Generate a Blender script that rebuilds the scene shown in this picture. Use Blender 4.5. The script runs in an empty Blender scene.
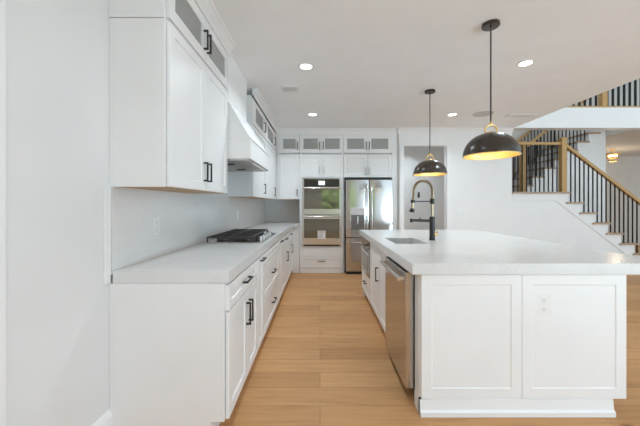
import bpy, bmesh, math, random
from mathutils import Vector, Matrix
random.seed(7)
PI = math.pi
SC = bpy.context.scene
COL = SC.collection

# ------------------------------------------------------------------ camera
cam_d = bpy.data.cameras.new('camera')
cam_d.sensor_width = 36.0
cam_d.lens = 300.0 / 640.0 * 36.0
cam_d.shift_y = -8.6 / 640.0
cam_d.clip_start = 0.05
cam = bpy.data.objects.new('camera', cam_d)
COL.objects.link(cam)
cam.location = (0, 0, 1.275)
cam.rotation_euler = (PI / 2, 0, 0)
SC.camera = cam

# ------------------------------------------------------------------ world, fill lights, sun, exposure
w = bpy.data.worlds.new('sky')
SC.world = w
w.use_nodes = True
bg = w.node_tree.nodes['Background']
bg.inputs[0].default_value = (0.75, 0.89, 1.0, 1)
bg.inputs[1].default_value = 1.6


def area(name, loc, rot, sx, sy, power, color=(1, 1, 1)):
    l = bpy.data.lights.new(name, 'AREA')
    l.shape = 'RECTANGLE'
    l.size, l.size_y, l.energy, l.color = sx, sy, power, color
    o = bpy.data.objects.new(name, l)
    COL.objects.link(o)
    o.location, o.rotation_euler = loc, rot
    return o


FILL_TINT = (0.665, 0.86, 1.0)
# unseen area lights added inside the open room, tilted up to lift the ceiling
area('fill_right', (9.6, 0.6, 2.0), (0, PI / 2 + .7, 0), 4.0, 7.0, 25, FILL_TINT)
area('fill_rear', (5.2, -3.05, .75), (PI / 2 + 1.05, 0, .35), 3.6, 1.2, 480, FILL_TINT)

sun = bpy.data.lights.new('sun', 'SUN')       # stands beyond the house, lights the garden side facing the rear window
sun.energy = 14.0
sun.angle = 0.01
sun_o = bpy.data.objects.new('sun', sun)
COL.objects.link(sun_o)
sun_o.rotation_euler = (-math.radians(48), 0, 0)

SC.view_settings.view_transform = 'Standard'
SC.view_settings.look = 'None'
SC.view_settings.gamma = 1.0
SC.view_settings.use_curve_mapping = False
SC.view_settings.exposure = -0.37
SC.cycles.use_denoising = True
SC.cycles.max_bounces = 16
SC.cycles.diffuse_bounces = 14
SC.cycles.sample_clamp_indirect = 6.0
SC.cycles.caustics_reflective = False
SC.cycles.caustics_refractive = False


# ------------------------------------------------------------------ materials
def new_mat(name):
    m = bpy.data.materials.new(name)
    m.use_nodes = True
    nt = m.node_tree
    return m, nt, nt.nodes['Principled BSDF']


def N(nt, typ, **kw):
    n = nt.nodes.new(typ)
    for k, v in kw.items():
        setattr(n, k, v)
    return n


def ramp(nt, fac, stops):
    r = nt.nodes.new('ShaderNodeValToRGB')
    e = r.color_ramp.elements
    while len(e) < len(stops):
        e.new(0.5)
    for i, (p, c) in enumerate(stops):
        e[i].position = p
        e[i].color = (*c, 1) if len(c) == 3 else c
    nt.links.new(fac, r.inputs[0])
    return r.outputs[0]


def coords(nt, scale=(1, 1, 1), rot=(0, 0, 0)):
    tc = N(nt, 'ShaderNodeTexCoord')
    mp = N(nt, 'ShaderNodeMapping')
    mp.inputs['Scale'].default_value = scale
    mp.inputs['Rotation'].default_value = rot
    nt.links.new(tc.outputs['Object'], mp.inputs[0])
    return mp.outputs[0]


def bump(nt, bs, height, strength, dist=0.002):
    b = N(nt, 'ShaderNodeBump')
    b.inputs['Strength'].default_value = strength
    b.inputs['Distance'].default_value = dist
    nt.links.new(height, b.inputs['Height'])
    nt.links.new(b.outputs[0], bs.inputs['Normal'])


def paint(name, c, rough=0.5, tex=0.0, scale=60):
    m, nt, bs = new_mat(name)
    v = coords(nt)
    n = N(nt, 'ShaderNodeTexNoise')
    n.inputs['Scale'].default_value = 3.0
    nt.links.new(v, n.inputs['Vector'])
    c2 = tuple(x * 0.975 for x in c)
    nt.links.new(ramp(nt, n.outputs['Fac'], [(0.35, c2), (0.65, c)]), bs.inputs['Base Color'])
    bs.inputs['Roughness'].default_value = rough
    if tex:
        n2 = N(nt, 'ShaderNodeTexNoise')
        n2.inputs['Scale'].default_value = scale
        nt.links.new(v, n2.inputs['Vector'])
        bump(nt, bs, n2.outputs['Fac'], tex)
    return m


def metal(name, c, rough=0.3, brushed=None):
    m, nt, bs = new_mat(name)
    bs.inputs['Base Color'].default_value = (*c, 1)
    bs.inputs['Metallic'].default_value = 1.0
    bs.inputs['Roughness'].default_value = rough
    if brushed:
        v = coords(nt, brushed)
        n = N(nt, 'ShaderNodeTexNoise')
        n.inputs['Scale'].default_value = 1.0
        n.inputs['Detail'].default_value = 3
        nt.links.new(v, n.inputs['Vector'])
        nt.links.new(ramp(nt, n.outputs['Fac'], [(0.3, (rough * .8,) * 3), (0.7, (rough * 1.25,) * 3)]),
                     bs.inputs['Roughness'])
        bump(nt, bs, n.outputs['Fac'], 0.06, 0.001)
    return m


def plain(name, c, rough=0.5, spec=0.5, emit=0.0, metallic=0.0):
    m, nt, bs = new_mat(name)
    bs.inputs['Base Color'].default_value = (*c, 1)
    bs.inputs['Roughness'].default_value = rough
    bs.inputs['Metallic'].default_value = metallic
    bs.inputs['Specular IOR Level'].default_value = spec
    if emit:
        bs.inputs['Emission Color'].default_value = (*c, 1)
        bs.inputs['Emission Strength'].default_value = emit
    return m


def quartz_mat():
    m, nt, bs = new_mat('quartz')
    v = coords(nt, (1.3, 1.3, 1.3))
    n = N(nt, 'ShaderNodeTexNoise')
    n.inputs['Scale'].default_value = 1.6
    n.inputs['Detail'].default_value = 8
    n.inputs['Distortion'].default_value = 1.2
    nt.links.new(v, n.inputs['Vector'])
    col = ramp(nt, n.outputs['Fac'], [(0.40, (.71, .71, .708)), (0.49, (.70, .698, .692)), (0.51, (.675, .672, .664)),
                                      (0.54, (.71, .71, .708))])
    nt.links.new(col, bs.inputs['Base Color'])
    bs.inputs['Roughness'].default_value = 0.22
    return m


def tile_mat():
    m, nt, bs = new_mat('backsplash_tile')
    tc = N(nt, 'ShaderNodeTexCoord')
    sp = N(nt, 'ShaderNodeSeparateXYZ')
    nt.links.new(tc.outputs['Object'], sp.inputs[0])
    ad = N(nt, 'ShaderNodeMath', operation='ADD')
    nt.links.new(sp.outputs['X'], ad.inputs[0])
    nt.links.new(sp.outputs['Y'], ad.inputs[1])
    cb = N(nt, 'ShaderNodeCombineXYZ')
    nt.links.new(ad.outputs[0], cb.inputs['X'])
    nt.links.new(sp.outputs['Z'], cb.inputs['Y'])
    br = N(nt, 'ShaderNodeTexBrick')
    br.inputs['Scale'].default_value = 1.0
    br.inputs['Brick Width'].default_value = 0.15
    br.inputs['Row Height'].default_value = 0.05
    br.inputs['Mortar Size'].default_value = 0.0016
    br.inputs['Color1'].default_value = (.70, .692, .68, 1)
    br.inputs['Color2'].default_value = (.68, .672, .66, 1)
    br.inputs['Mortar'].default_value = (.72, .72, .72, 1)
    nt.links.new(cb.outputs[0], br.inputs['Vector'])
    nt.links.new(br.outputs['Color'], bs.inputs['Base Color'])
    bs.inputs['Roughness'].default_value = 0.25
    n = N(nt, 'ShaderNodeTexNoise')
    n.inputs['Scale'].default_value = 18
    nt.links.new(cb.outputs[0], n.inputs['Vector'])
    bump(nt, bs, n.outputs['Fac'], 0.25, 0.004)
    return m


def floor_mat():
    m, nt, bs = new_mat('oak_floor')
    v = coords(nt)
    br = N(nt, 'ShaderNodeTexBrick')
    br.offset = 0.37
    br.inputs['Scale'].default_value = 1.0
    br.inputs['Brick Width'].default_value = 1.7
    br.inputs['Row Height'].default_value = 0.19
    br.inputs['Mortar Size'].default_value = 0.0016
    br.inputs['Mortar Smooth'].default_value = 0.2
    br.inputs['Bias'].default_value = 0.0
    br.inputs['Color1'].default_value = (.61, .335, .15, 1)
    br.inputs['Color2'].default_value = (.46, .24, .097, 1)
    br.inputs['Mortar'].default_value = (.22, .11, .05, 1)
    nt.links.new(v, br.inputs['Vector'])
    # long grain
    v2 = coords(nt, (2.2, 26, 1))
    g = N(nt, 'ShaderNodeTexNoise')
    g.inputs['Scale'].default_value = 1.0
    g.inputs['Detail'].default_value = 6
    g.inputs['Roughness'].default_value = 0.6
    g.inputs['Distortion'].default_value = 0.6
    nt.links.new(v2, g.inputs['Vector'])
    gc = ramp(nt, g.outputs['Fac'], [(0.25, (.78, .76, .74)), (0.5, (1, 1, 1)), (0.8, (1.10, 1.09, 1.07))])
    mx = N(nt, 'ShaderNodeMix', data_type='RGBA', blend_type='MULTIPLY')
    mx.inputs['Factor'].default_value = 1.0
    nt.links.new(br.outputs['Color'], mx.inputs['A'])
    nt.links.new(gc, mx.inputs['B'])
    # knots
    v3 = coords(nt, (1.5, 3.6, 1))
    vo = N(nt, 'ShaderNodeTexVoronoi')
    vo.inputs['Scale'].default_value = 1.0
    nt.links.new(v3, vo.inputs['Vector'])
    kc = ramp(nt, vo.outputs['Distance'], [(0.0, (.35, .30, .27)), (0.035, (.55, .5, .46)), (0.08, (1, 1, 1))])
    mx2 = N(nt, 'ShaderNodeMix', data_type='RGBA', blend_type='MULTIPLY')
    mx2.inputs['Factor'].default_value = 1.0
    nt.links.new(mx.outputs['Result'], mx2.inputs['A'])
    nt.links.new(kc, mx2.inputs['B'])
    nt.links.new(mx2.outputs['Result'], bs.inputs['Base Color'])
    bs.inputs['Roughness'].default_value = 0.5
    bs.inputs['Specular IOR Level'].default_value = 0.3
    bump(nt, bs, br.outputs['Fac'], -0.2, 0.002)
    return m


def wood_mat(name, c1, c2, scale=(8, 8, 60)):
    m, nt, bs = new_mat(name)
    v = coords(nt, scale)
    n = N(nt, 'ShaderNodeTexNoise')
    n.inputs['Detail'].default_value = 5
    nt.links.new(v, n.inputs['Vector'])
    nt.links.new(ramp(nt, n.outputs['Fac'], [(0.3, c1), (0.7, c2)]), bs.inputs['Base Color'])
    bs.inputs['Roughness'].default_value = 0.45
    return m


def glass_mat():
    m = bpy.data.materials.new('cabinet_glass')
    m.use_nodes = True
    nt = m.node_tree
    nt.nodes.clear()
    out = N(nt, 'ShaderNodeOutputMaterial')
    tr = N(nt, 'ShaderNodeBsdfTransparent')
    tr.inputs[0].default_value = (.86, .88, .87, 1)
    gl = N(nt, 'ShaderNodeBsdfGlossy')
    gl.inputs['Roughness'].default_value = 0.06
    fr = N(nt, 'ShaderNodeFresnel')
    fr.inputs[0].default_value = 1.5
    df = N(nt, 'ShaderNodeBsdfDiffuse')          # grey diffuse share brightens the dark cabinet interior
    df.inputs[0].default_value = (.55, .56, .54, 1)
    m0 = N(nt, 'ShaderNodeMixShader')
    m0.inputs[0].default_value = 0.6
    nt.links.new(tr.outputs[0], m0.inputs[1])
    nt.links.new(df.outputs[0], m0.inputs[2])
    mx = N(nt, 'ShaderNodeMixShader')
    nt.links.new(fr.outputs[0], mx.inputs[0])
    nt.links.new(m0.outputs[0], mx.inputs[1])
    nt.links.new(gl.outputs[0], mx.inputs[2])
    nt.links.new(mx.outputs[0], out.inputs[0])
    return m


def leaf_mat():
    m, nt, bs = new_mat('foliage')
    v = coords(nt)
    n = N(nt, 'ShaderNodeTexNoise')
    n.inputs['Scale'].default_value = 3.5
    n.inputs['Detail'].default_value = 5
    nt.links.new(v, n.inputs['Vector'])
    nt.links.new(ramp(nt, n.outputs['Fac'], [(0.3, (.05, .10, .03)), (0.55, (.22, .36, .10)), (0.75, (.45, .58, .25))]),
                 bs.inputs['Base Color'])
    return m


M_CAB = paint('cabinet_white_paint', (.83, .83, .83), 0.38)
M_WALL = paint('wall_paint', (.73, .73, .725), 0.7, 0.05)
M_WALLB = paint('white_wall_paint', (.83, .83, .83), 0.7, 0.05)
M_WALLF = paint('dim_foyer_wall', (.62, .59, .55), 0.75, 0.05)  # beige tone takes in the dim light behind the stairs
M_CEIL = paint('ceiling_paint', (.905, .925, .945), 0.85)
M_TRIM = paint('trim_white_paint', (.82, .82, .82), 0.45)
M_QUARTZ = quartz_mat()
M_TILE = tile_mat()
M_FLOOR = floor_mat()
M_STEEL = metal('stainless_steel', (.58, .57, .56), 0.16, (220, 220, 3))
M_STEELH = metal('stainless_trim', (.72, .71, .70), 0.22)
M_STEELD = metal('satin_steel_dark', (.50, .49, .48), 0.3)
M_SINK = metal('sink_steel', (.36, .36, .37), 0.45)
M_BLACKGLASS = plain('black_oven_glass', (.11, .098, .066), 0.03, 0.5)  # brown base stands in for the room reflected in the oven glass
M_BLACKGLASS.node_tree.nodes['Principled BSDF'].inputs['IOR'].default_value = 2.1
M_BALUSTER = plain('black_iron_baluster', (.02, .018, .016), 0.6, 0.2)
M_BLACKMETAL = plain('matte_black_metal', (.018, .018, .018), 0.38)
M_BRONZE = plain('dark_bronze_enamel', (.036, .026, .017), 0.26, 0.6)
M_GOLD = metal('brushed_gold', (.83, .56, .21), 0.28)
M_GOLDIN = plain('gold_leaf_lining', (.86, .58, .22), 0.45, 0.5, 0, 0.55)
M_BRASS = metal('champagne_brass', (.48, .39, .26), 0.32)
M_CASTIRON = plain('cast_iron', (.045, .042, .038), 0.5)
M_BLACK = plain('black_plastic', (.012, .012, .012), 0.4)
M_RAW = wood_mat('raw_birch_underside', (.40, .24, .10), (.50, .31, .14), (3, 40, 40))
M_OAK = wood_mat('oak_stair', (.42, .245, .085), (.52, .325, .125), (30, 30, 5))
M_TREAD = wood_mat('oak_tread', (.35, .24, .15), (.45, .32, .21), (5, 30, 30))
M_GLASS = glass_mat()
M_PLATE = plain('white_plastic', (.79, .79, .785), 0.35)
M_SLOT = plain('socket_slot', (.25, .25, .25), 0.5)
M_PAPER = plain('paper_label', (.75, .75, .74), 0.6)
M_INK = plain('label_ink', (.15, .15, .16), 0.6)
M_LAMP = plain('downlight_lens', (1, .97, .92), 0.5, 0.5, 9.0)
M_BULB = plain('warm_bulb', (1, .78, .42), 0.5, 0.5, 9.0)
M_DISP = plain('oven_display', (.85, .92, .95), 0.4, 0.5, 0.7)
M_LEAF = leaf_mat()
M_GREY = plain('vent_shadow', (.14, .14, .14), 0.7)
M_GRILLE = paint('speaker_grille', (.60, .595, .58), 0.8)
M_BARK = plain('bark', (.12, .08, .05), 0.9)
M_BACKP = paint('cabinet_interior', (.62, .62, .61), 0.5)


# ------------------------------------------------------------------ mesh builder
class MB:
    def __init__(self):
        self.bm = bmesh.new()

    def box(self, x0, x1, y0, y1, z0, z1, bev=0.0):
        if x0 > x1: x0, x1 = x1, x0
        if y0 > y1: y0, y1 = y1, y0
        if z0 > z1: z0, z1 = z1, z0
        vs = [self.bm.verts.new(p) for p in ((x0, y0, z0), (x1, y0, z0), (x1, y1, z0), (x0, y1, z0),
                                             (x0, y0, z1), (x1, y0, z1), (x1, y1, z1), (x0, y1, z1))]
        fs = [self.bm.faces.new([vs[i] for i in f]) for f in
              ((3, 2, 1, 0), (4, 5, 6, 7), (0, 1, 5, 4), (1, 2, 6, 5), (2, 3, 7, 6), (3, 0, 4, 7))]
        if bev:
            ed = list({e for f in fs for e in f.edges})
            bmesh.ops.bevel(self.bm, geom=ed, offset=bev, segments=2, affect='EDGES', profile=0.6)
        return self

    def prism(self, pts, axis, a, b):
        """extrude a 2-D polygon along axis ('x': pts are (y,z); 'y': (x,z); 'z': (x,y))"""
        def p3(p, t):
            return {'x': (t, p[0], p[1]), 'y': (p[0], t, p[1]), 'z': (p[0], p[1], t)}[axis]
        A = [self.bm.verts.new(p3(p, a)) for p in pts]
        B = [self.bm.verts.new(p3(p, b)) for p in pts]
        self.bm.faces.new(A)
        self.bm.faces.new(B[::-1])
        n = len(pts)
        for i in range(n):
            self.bm.faces.new((A[i], B[i], B[(i + 1) % n], A[(i + 1) % n]))
        return self

    def tube(self, pts, r, seg=10, cap=True):
        pts = [Vector(p) for p in pts]
        rs = r if isinstance(r, (list, tuple)) else [r] * len(pts)
        rings = []
        prev = None
        for i, p in enumerate(pts):
            t = (pts[min(i + 1, len(pts) - 1)] - pts[max(i - 1, 0)]).normalized()
            if prev is None:
                u = t.orthogonal().normalized()
            else:
                u = (prev - t * prev.dot(t)).normalized()
            prev = u
            v = t.cross(u)
            rings.append([self.bm.verts.new(p + (u * math.cos(2 * PI * k / seg) + v * math.sin(2 * PI * k / seg)) * rs[i])
                          for k in range(seg)])
        for a, b in zip(rings, rings[1:]):
            for k in range(seg):
                self.bm.faces.new((a[k], a[(k + 1) % seg], b[(k + 1) % seg], b[k]))
        if cap:
            self.bm.faces.new(rings[0][::-1])
            self.bm.faces.new(rings[-1])
        return self

    def lathe(self, prof, c=(0, 0, 0), seg=40, axis='z', closed=False):
        """revolve (r, h) profile about an axis through c"""
        def pt(r, h, a):
            x, y = r * math.cos(a), r * math.sin(a)
            q = {'z': (x, y, h), 'x': (h, x, y), 'y': (x, h, y)}[axis]
            return (c[0] + q[0], c[1] + q[1], c[2] + q[2])
        rings = []
        for r, h in prof:
            if r < 1e-6:
                rings.append([self.bm.verts.new(pt(0, h, 0))])
            else:
                rings.append([self.bm.verts.new(pt(r, h, 2 * PI * k / seg)) for k in range(seg)])
        pairs = list(zip(rings, rings[1:]))
        if closed:
            pairs.append((rings[-1], rings[0]))
        for a, b in pairs:
            for k in range(seg):
                k2 = (k + 1) % seg
                if len(a) == 1 and len(b) == 1:
                    continue
                if len(a) == 1:
                    self.bm.faces.new((a[0], b[k2], b[k]))
                elif len(b) == 1:
                    self.bm.faces.new((a[k], a[k2], b[0]))
                else:
                    self.bm.faces.new((a[k], a[k2], b[k2], b[k]))
        return self

    def frame(self, x0, x1, z0, z1, y0, y1, rail, railz=None):
        """rectangular ring with a see-through hole, front at y0, back at y1"""
        rz = railz if railz is not None else rail
        O = [(x0, z0), (x1, z0), (x1, z1), (x0, z1)]
        I = [(x0 + rail, z0 + rz), (x1 - rail, z0 + rz), (x1 - rail, z1 - rz), (x0 + rail, z1 - rz)]
        V = {}
        for nm, P in (('O', O), ('I', I)):
            for yy in (y0, y1):
                V[nm, yy] = [self.bm.verts.new((p[0], yy, p[1])) for p in P]
        for i in range(4):
            j = (i + 1) % 4
            self.bm.faces.new((V['O', y0][i], V['O', y0][j], V['I', y0][j], V['I', y0][i]))
            self.bm.faces.new((V['O', y1][j], V['O', y1][i], V['I', y1][i], V['I', y1][j]))
            self.bm.faces.new((V['O', y1][i], V['O', y1][j], V['O', y0][j], V['O', y0][i]))
            self.bm.faces.new((V['I', y0][i], V['I', y0][j], V['I', y1][j], V['I', y1][i]))
        return self

    def shaker(self, x0, x1, z0, z1, y0, y1, rail=0.058, rec=0.008, slope=0.005):
        """shaker front: raised frame, recessed flat panel; front face at y0, back at y1"""
        e = 0.0016
        R = []
        for d, yy in ((0, y1), (0, y0 + e), (e, y0), (rail, y0), (rail + slope, y0 + rec)):
            R.append([self.bm.verts.new(p) for p in ((x0 + d, yy, z0 + d), (x1 - d, yy, z0 + d),
                                                     (x1 - d, yy, z1 - d), (x0 + d, yy, z1 - d))])
        self.bm.faces.new(R[0][::-1])
        for a, b in zip(R, R[1:]):
            for i in range(4):
                j = (i + 1) % 4
                self.bm.faces.new((a[i], a[j], b[j], b[i]))
        self.bm.faces.new(R[-1])
        return self

    def build(self, name, mat, parent=None, loc=(0, 0, 0), rotz=0.0, smooth=False):
        bmesh.ops.recalc_face_normals(self.bm, faces=self.bm.faces[:])
        me = bpy.data.meshes.new(name)
        self.bm.to_mesh(me)
        self.bm.free()
        if isinstance(mat, (list, tuple)):
            for m in mat: me.materials.append(m)
        else:
            me.materials.append(mat)
        if smooth:
            for p in me.polygons: p.use_smooth = True
            try:
                me.set_sharp_from_angle(angle=math.radians(42))
            except Exception:
                pass
        o = bpy.data.objects.new(name, me)
        COL.objects.link(o)
        o.location = loc
        o.rotation_euler = (0, 0, rotz)
        if parent: o.parent = parent
        return o


def tag(o, label, cat, group=None, kind=None):
    o['label'] = label
    o['category'] = cat
    if group: o['group'] = group
    if kind: o['kind'] = kind
    return o


def thing(name, label, cat, loc=(0, 0, 0), rotz=0.0, group=None):
    o = bpy.data.objects.new(name, None)
    o.empty_display_size = 0.1
    COL.objects.link(o)
    o.location = loc
    o.rotation_euler = (0, 0, rotz)
    return tag(o, label, cat, group)


def struct(o, label=None, cat=None):
    o['kind'] = 'structure'
    if label: o['label'] = label
    if cat: o['category'] = cat
    return o


def copy_tree(o, parent=None):
    c = o.copy()
    COL.objects.link(c)
    if parent: c.parent = parent
    for ch in [k for k in bpy.data.objects if k.parent == o]:
        copy_tree(ch, c)
    return c


# ================================================================== SETTING
XL = -1.125       # left wall face (tile face at -1.109)
TILE = .016
CZ = 2.665        # kitchen ceiling
BACK = 6.08       # alcove back wall
PY = 5.50         # plane of the right-hand back wall and stair front
XE = 3.52         # edge of the kitchen ceiling / wall corner
REAR = -3.3
XR = 10.0

struct(MB().box(-3.0, XR + 2, REAR - .2, 10.2, -.12, 0).build('floor', M_FLOOR),
       'light oak plank floor running across the kitchen aisle', 'floor')
struct(MB().box(XL - .15, XE, REAR - .15, 9.6, CZ, CZ + .30).build('ceiling', M_CEIL),
       'flat pale ceiling over the kitchen with recessed lights', 'ceiling')
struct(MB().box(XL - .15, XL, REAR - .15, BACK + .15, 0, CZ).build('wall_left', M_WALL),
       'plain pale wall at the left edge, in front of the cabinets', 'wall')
struct(MB().box(XL, 1.45, BACK, BACK + .15, 0, CZ).build('wall_back', M_WALL),
       'wall behind the oven and refrigerator cabinets', 'wall')
b = MB()
b.box(1.4455, 1.536, PY, BACK + .15, 0, CZ)
b.box(1.536, 2.326, PY, PY + .12, 2.35, CZ)
b.box(2.326, XE, PY, PY + .12, 0, CZ)
struct(b.build('wall_right', M_WALLB), 'white wall with the open doorway, right of the refrigerator', 'wall')
b = MB()
b.box(1.30, 3.42, 7.0, 7.12, 0, CZ)
b.box(1.30, 1.42, BACK + .15, 7.0, 0, CZ)
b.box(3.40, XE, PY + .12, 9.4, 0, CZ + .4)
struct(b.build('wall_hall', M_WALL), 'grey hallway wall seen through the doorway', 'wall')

# rear wall with a reflected window and unglazed openings added for sky light
b = MB()
wx0, wx1, wz0, wz1 = 0.02, 1.35, 1.02, 2.02
b.box(XL, wx0, REAR - .15, REAR, 0, CZ)
b.box(wx0, wx1, REAR - .15, REAR, 0, wz0)
b.box(wx0, wx1, REAR - .15, REAR, wz1, CZ)
b.box(wx1, 1.5, REAR - .15, REAR, 0, CZ)
b.box(1.5, 2.9, REAR - .15, REAR, 2.42, CZ)
b.box(2.9, 3.4, REAR - .15, REAR, 0, CZ)
b.box(3.4, 8.3, REAR - .15, REAR, 0, .12)
b.box(3.4, 8.3, REAR - .15, REAR, 3.3, 5.7)
b.box(8.3, XR, REAR - .15, REAR, 0, 5.7)
struct(b.build('wall_rear', M_WALLB), 'wall behind the viewer with the garden window', 'wall')
wf = MB().frame(wx0, wx1, wz0, wz1, REAR - .10, REAR - .02, .05).build('window_1', M_TRIM)
struct(wf, 'window onto the garden', 'window')
MB().box((wx0 + wx1) / 2 - .015, (wx0 + wx1) / 2 + .015, REAR - .09, REAR - .03, wz0 + .05, wz1 - .05).build('mullion', M_TRIM, wf)
df_ = MB().frame(1.5, 2.9, 0, 2.42, REAR - .12, REAR - .03, .07)  # out-of-view frame added so its bars streak the refrigerator reflection
df_.box(2.16, 2.24, REAR - .12, REAR - .03, .07, 2.35)
struct(df_.build('streak_frame', M_TRIM), 'out-of-view door frame added behind the viewer to streak the refrigerator reflections', 'door')
# garden: greenery outside that window
struct(MB().box(-6, 9, -14, REAR - .2, -.3, -.12).build('ground', M_LEAF), 'lawn outside the rear window', 'ground')
for tx, ty, th, tr in ((.75, -6.6, 1.5, 1.35),):
    t = thing('garden_tree', 'green garden tree outside the rear window', 'tree', (tx, ty, -.12))
    MB().tube([(0, 0, 0), (.03, 0, th * .5), (0, .02, th)], [.12, .09, .06]).build('trunk', M_BARK, t, smooth=True)
    bm_ = MB()
    for k in range(40):
        a, e = random.uniform(0, 2 * PI), random.uniform(-.7, 1.2)
        rr = tr * random.uniform(.35, .8)
        c = Vector((math.cos(a) * math.cos(e) * rr, math.sin(a) * math.cos(e) * rr, th + math.sin(e) * rr))
        bmesh.ops.create_icosphere(bm_.bm, subdivisions=2, radius=tr * random.uniform(.25, .45), matrix=Matrix.Translation(c))
    for v in bm_.bm.verts:
        v.co += Vector((random.uniform(-1, 1), random.uniform(-1, 1), random.uniform(-1, 1))) * .05
    bm_.build('crown', M_LEAF, t)

# great room and stair hall shell
struct(MB().box(XE - .12, XE, REAR, PY, CZ + .30, 5.7).build('wall_upper', M_WALLB), 'wall above the kitchen ceiling edge', 'wall')
struct(MB().box(XE - .12, XR + 2, REAR, 10.1, 5.7, 5.85).build('ceiling_upper', M_CEIL), 'high ceiling of the two-storey room', 'ceiling')
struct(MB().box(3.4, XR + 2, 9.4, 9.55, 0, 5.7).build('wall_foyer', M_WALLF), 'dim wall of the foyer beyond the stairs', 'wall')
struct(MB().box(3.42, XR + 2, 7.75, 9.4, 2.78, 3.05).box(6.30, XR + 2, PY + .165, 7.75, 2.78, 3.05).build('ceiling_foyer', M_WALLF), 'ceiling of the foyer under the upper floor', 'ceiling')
struct(MB().box(XE - .14, XR + 1, PY - .01, PY + .16, 2.675, 3.05, .004).build('trim_1', M_TRIM),
       'white band of the upper landing edge, above the staircase', 'beam')
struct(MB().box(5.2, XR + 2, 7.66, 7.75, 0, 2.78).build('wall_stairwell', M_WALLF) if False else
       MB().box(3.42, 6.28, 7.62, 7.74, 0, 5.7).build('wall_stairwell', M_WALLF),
       'wall behind the upper stair flight, toned beige for dim light', 'wall')

# baseboard / casing on the left wall, crowns, doorway casing
struct(MB().prism([(XL, 0), (XL + .016, 0), (XL + .016, .15), (XL + .008, .175), (XL, .185)], 'y', 1.058, 1.60).build('baseboard_left', M_TRIM),
       'white baseboard along the left wall', 'baseboard')
struct(MB().box(XL, XL + .022, .93, 1.056, 0, 2.55, .004).build('trim_2', M_TRIM), 'white door casing at the left edge', 'casing')
struct(MB().box(XL, XL + .011, 1.556, 1.600, .856, 1.372, .003).build('trim_3', M_TRIM), 'white edge strip finishing the tiled wall', 'trim')


def crown_profile(p, h):
    return [(0, 0), (.012, 0), (.018, h * .22), (p * .45, h * .42), (p * .78, h * .75), (p, h * .84), (p, h), (0, h)]


def crown(name, axis, base, a, z0, z1, y0, y1, proj=.07, mat=None):
    """crown moulding run; axis 'y' (faces +X) at x=base, or axis 'x' (faces -Y) at y=base"""
    pr = crown_profile(proj, z1 - z0)
    if axis == 'y':
        pts = [(base + p * a, z0 + h) for p, h in pr]
    else:
        pts = [(base - p * a, z0 + h) for p, h in pr]
    return MB().prism(pts, axis, y0, y1).build(name, mat or M_TRIM)


struct(crown('trim_4', 'x', PY, 1, 2.58, CZ, 1.42, XE, .06), 'crown moulding on the white wall right of the refrigerator', 'moulding')
b = MB()
b.box(1.462, 1.536, PY - .016, PY, 0, 2.35)
b.box(2.326, 2.40, PY - .016, PY, 0, 2.35)
b.box(1.462, 2.40, PY - .016, PY, 2.35, 2.425)
struct(b.build('trim_5', M_TRIM), 'white casing around the open doorway', 'casing')

# backsplash (tiled wall surface)
b = MB()
b.box(XL, XL + TILE, 1.602, BACK - .01, .9, 1.40)
b.box(XL, XL + TILE, 2.60, 3.60, 1.40, 1.75)
b.box(XL, -.38, BACK - .010, BACK, .9, 1.40)
struct(b.build('backsplash', M_TILE), 'pale tiled backsplash behind the cooktop counter', 'backsplash')

# ================================================================== CABINET PARTS
DT = .022        # door thickness
GAP = .0018


def pull_v(parent, x, z0, z1, y=-DT, mat=None, proj=.032, name='handle'):
    b = MB()
    s = .0058
    b.box(x - s, x + s, y - proj, y - proj + .0105, z0, z1, .0015)
    for zz in (z0, z1 - .0115):
        b.box(x - s, x + s, y - proj + .005, y + .001, zz, zz + .0115)
    return b.build(name, mat or M_BLACKMETAL, parent)


def pull_h(parent, x0, x1, z, y=-DT, mat=None, proj=.032, name='handle'):
    b = MB()
    s = .0058
    b.box(x0, x1, y - proj, y - proj + .0105, z - s, z + s, .0015)
    for xx in (x0, x1 - .0115):
        b.box(xx, xx + .0115, y - proj + .005, y + .001, z - s, z + s)
    return b.build(name, mat or M_BLACKMETAL, parent)


def door(root, x0, x1, z0, z1, handle=None, hz=None, rail=.058, name='door', hmat=None):
    d = MB().shaker(x0 + GAP, x1 - GAP, z0 + GAP, z1 - GAP, -DT, -.004, rail).build(name, M_CAB, root)
    if handle is not None:
        pull_v(d, handle, hz[0], hz[1], mat=hmat)
    return d


def drawer(root, x0, x1, z0, z1, hx=None, hz=None, hl=.16, rail=.045, name='drawer'):
    d = MB().shaker(x0 + GAP, x1 - GAP, z0 + GAP, z1 - GAP, -DT, -.001, rail, .007).build(name, M_CAB, root)
    if hx is not None:
        pull_h(d, hx - hl / 2, hx + hl / 2, hz if hz is not None else (z0 + z1) / 2)
    return d


def glass_door(root, x0, x1, z0, z1, handle=None, hz=None, rail=.06, rz=None):
    rz = rail if rz is None else rz
    d = MB().frame(x0 + GAP, x1 - GAP, z0 + GAP, z1 - GAP, -DT, -.003, rail, rz).build('glass_door', M_CAB, root)
    MB().box(x0 + rail - .004, x1 - rail + .004, -.014, -.010, z0 + rz - .004, z1 - rz + .004).build('pane', M_GLASS, d)
    if handle is not None:
        pull_v(d, handle, hz[0], hz[1])
    return d


def hollow(b, x0, x1, y0, y1, z0, z1, t=.018, mid=None):
    """carcass open at the front (front at y0)"""
    b.box(x0, x0 + t, y0, y1, z0, z1)
    b.box(x1 - t, x1, y0, y1, z0, z1)
    b.box(x0 + t, x1 - t, y0, y1, z0, z0 + t)
    b.box(x0 + t, x1 - t, y0, y1, z1 - t, z1)
    b.box(x0 + t, x1 - t, y1 - t, y1, z0 + t, z1 - t)
    if mid:
        b.box(mid - t / 2, mid + t / 2, y0, y1 - t, z0 + t, z1 - t)
    return b


R90 = PI / 2
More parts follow.
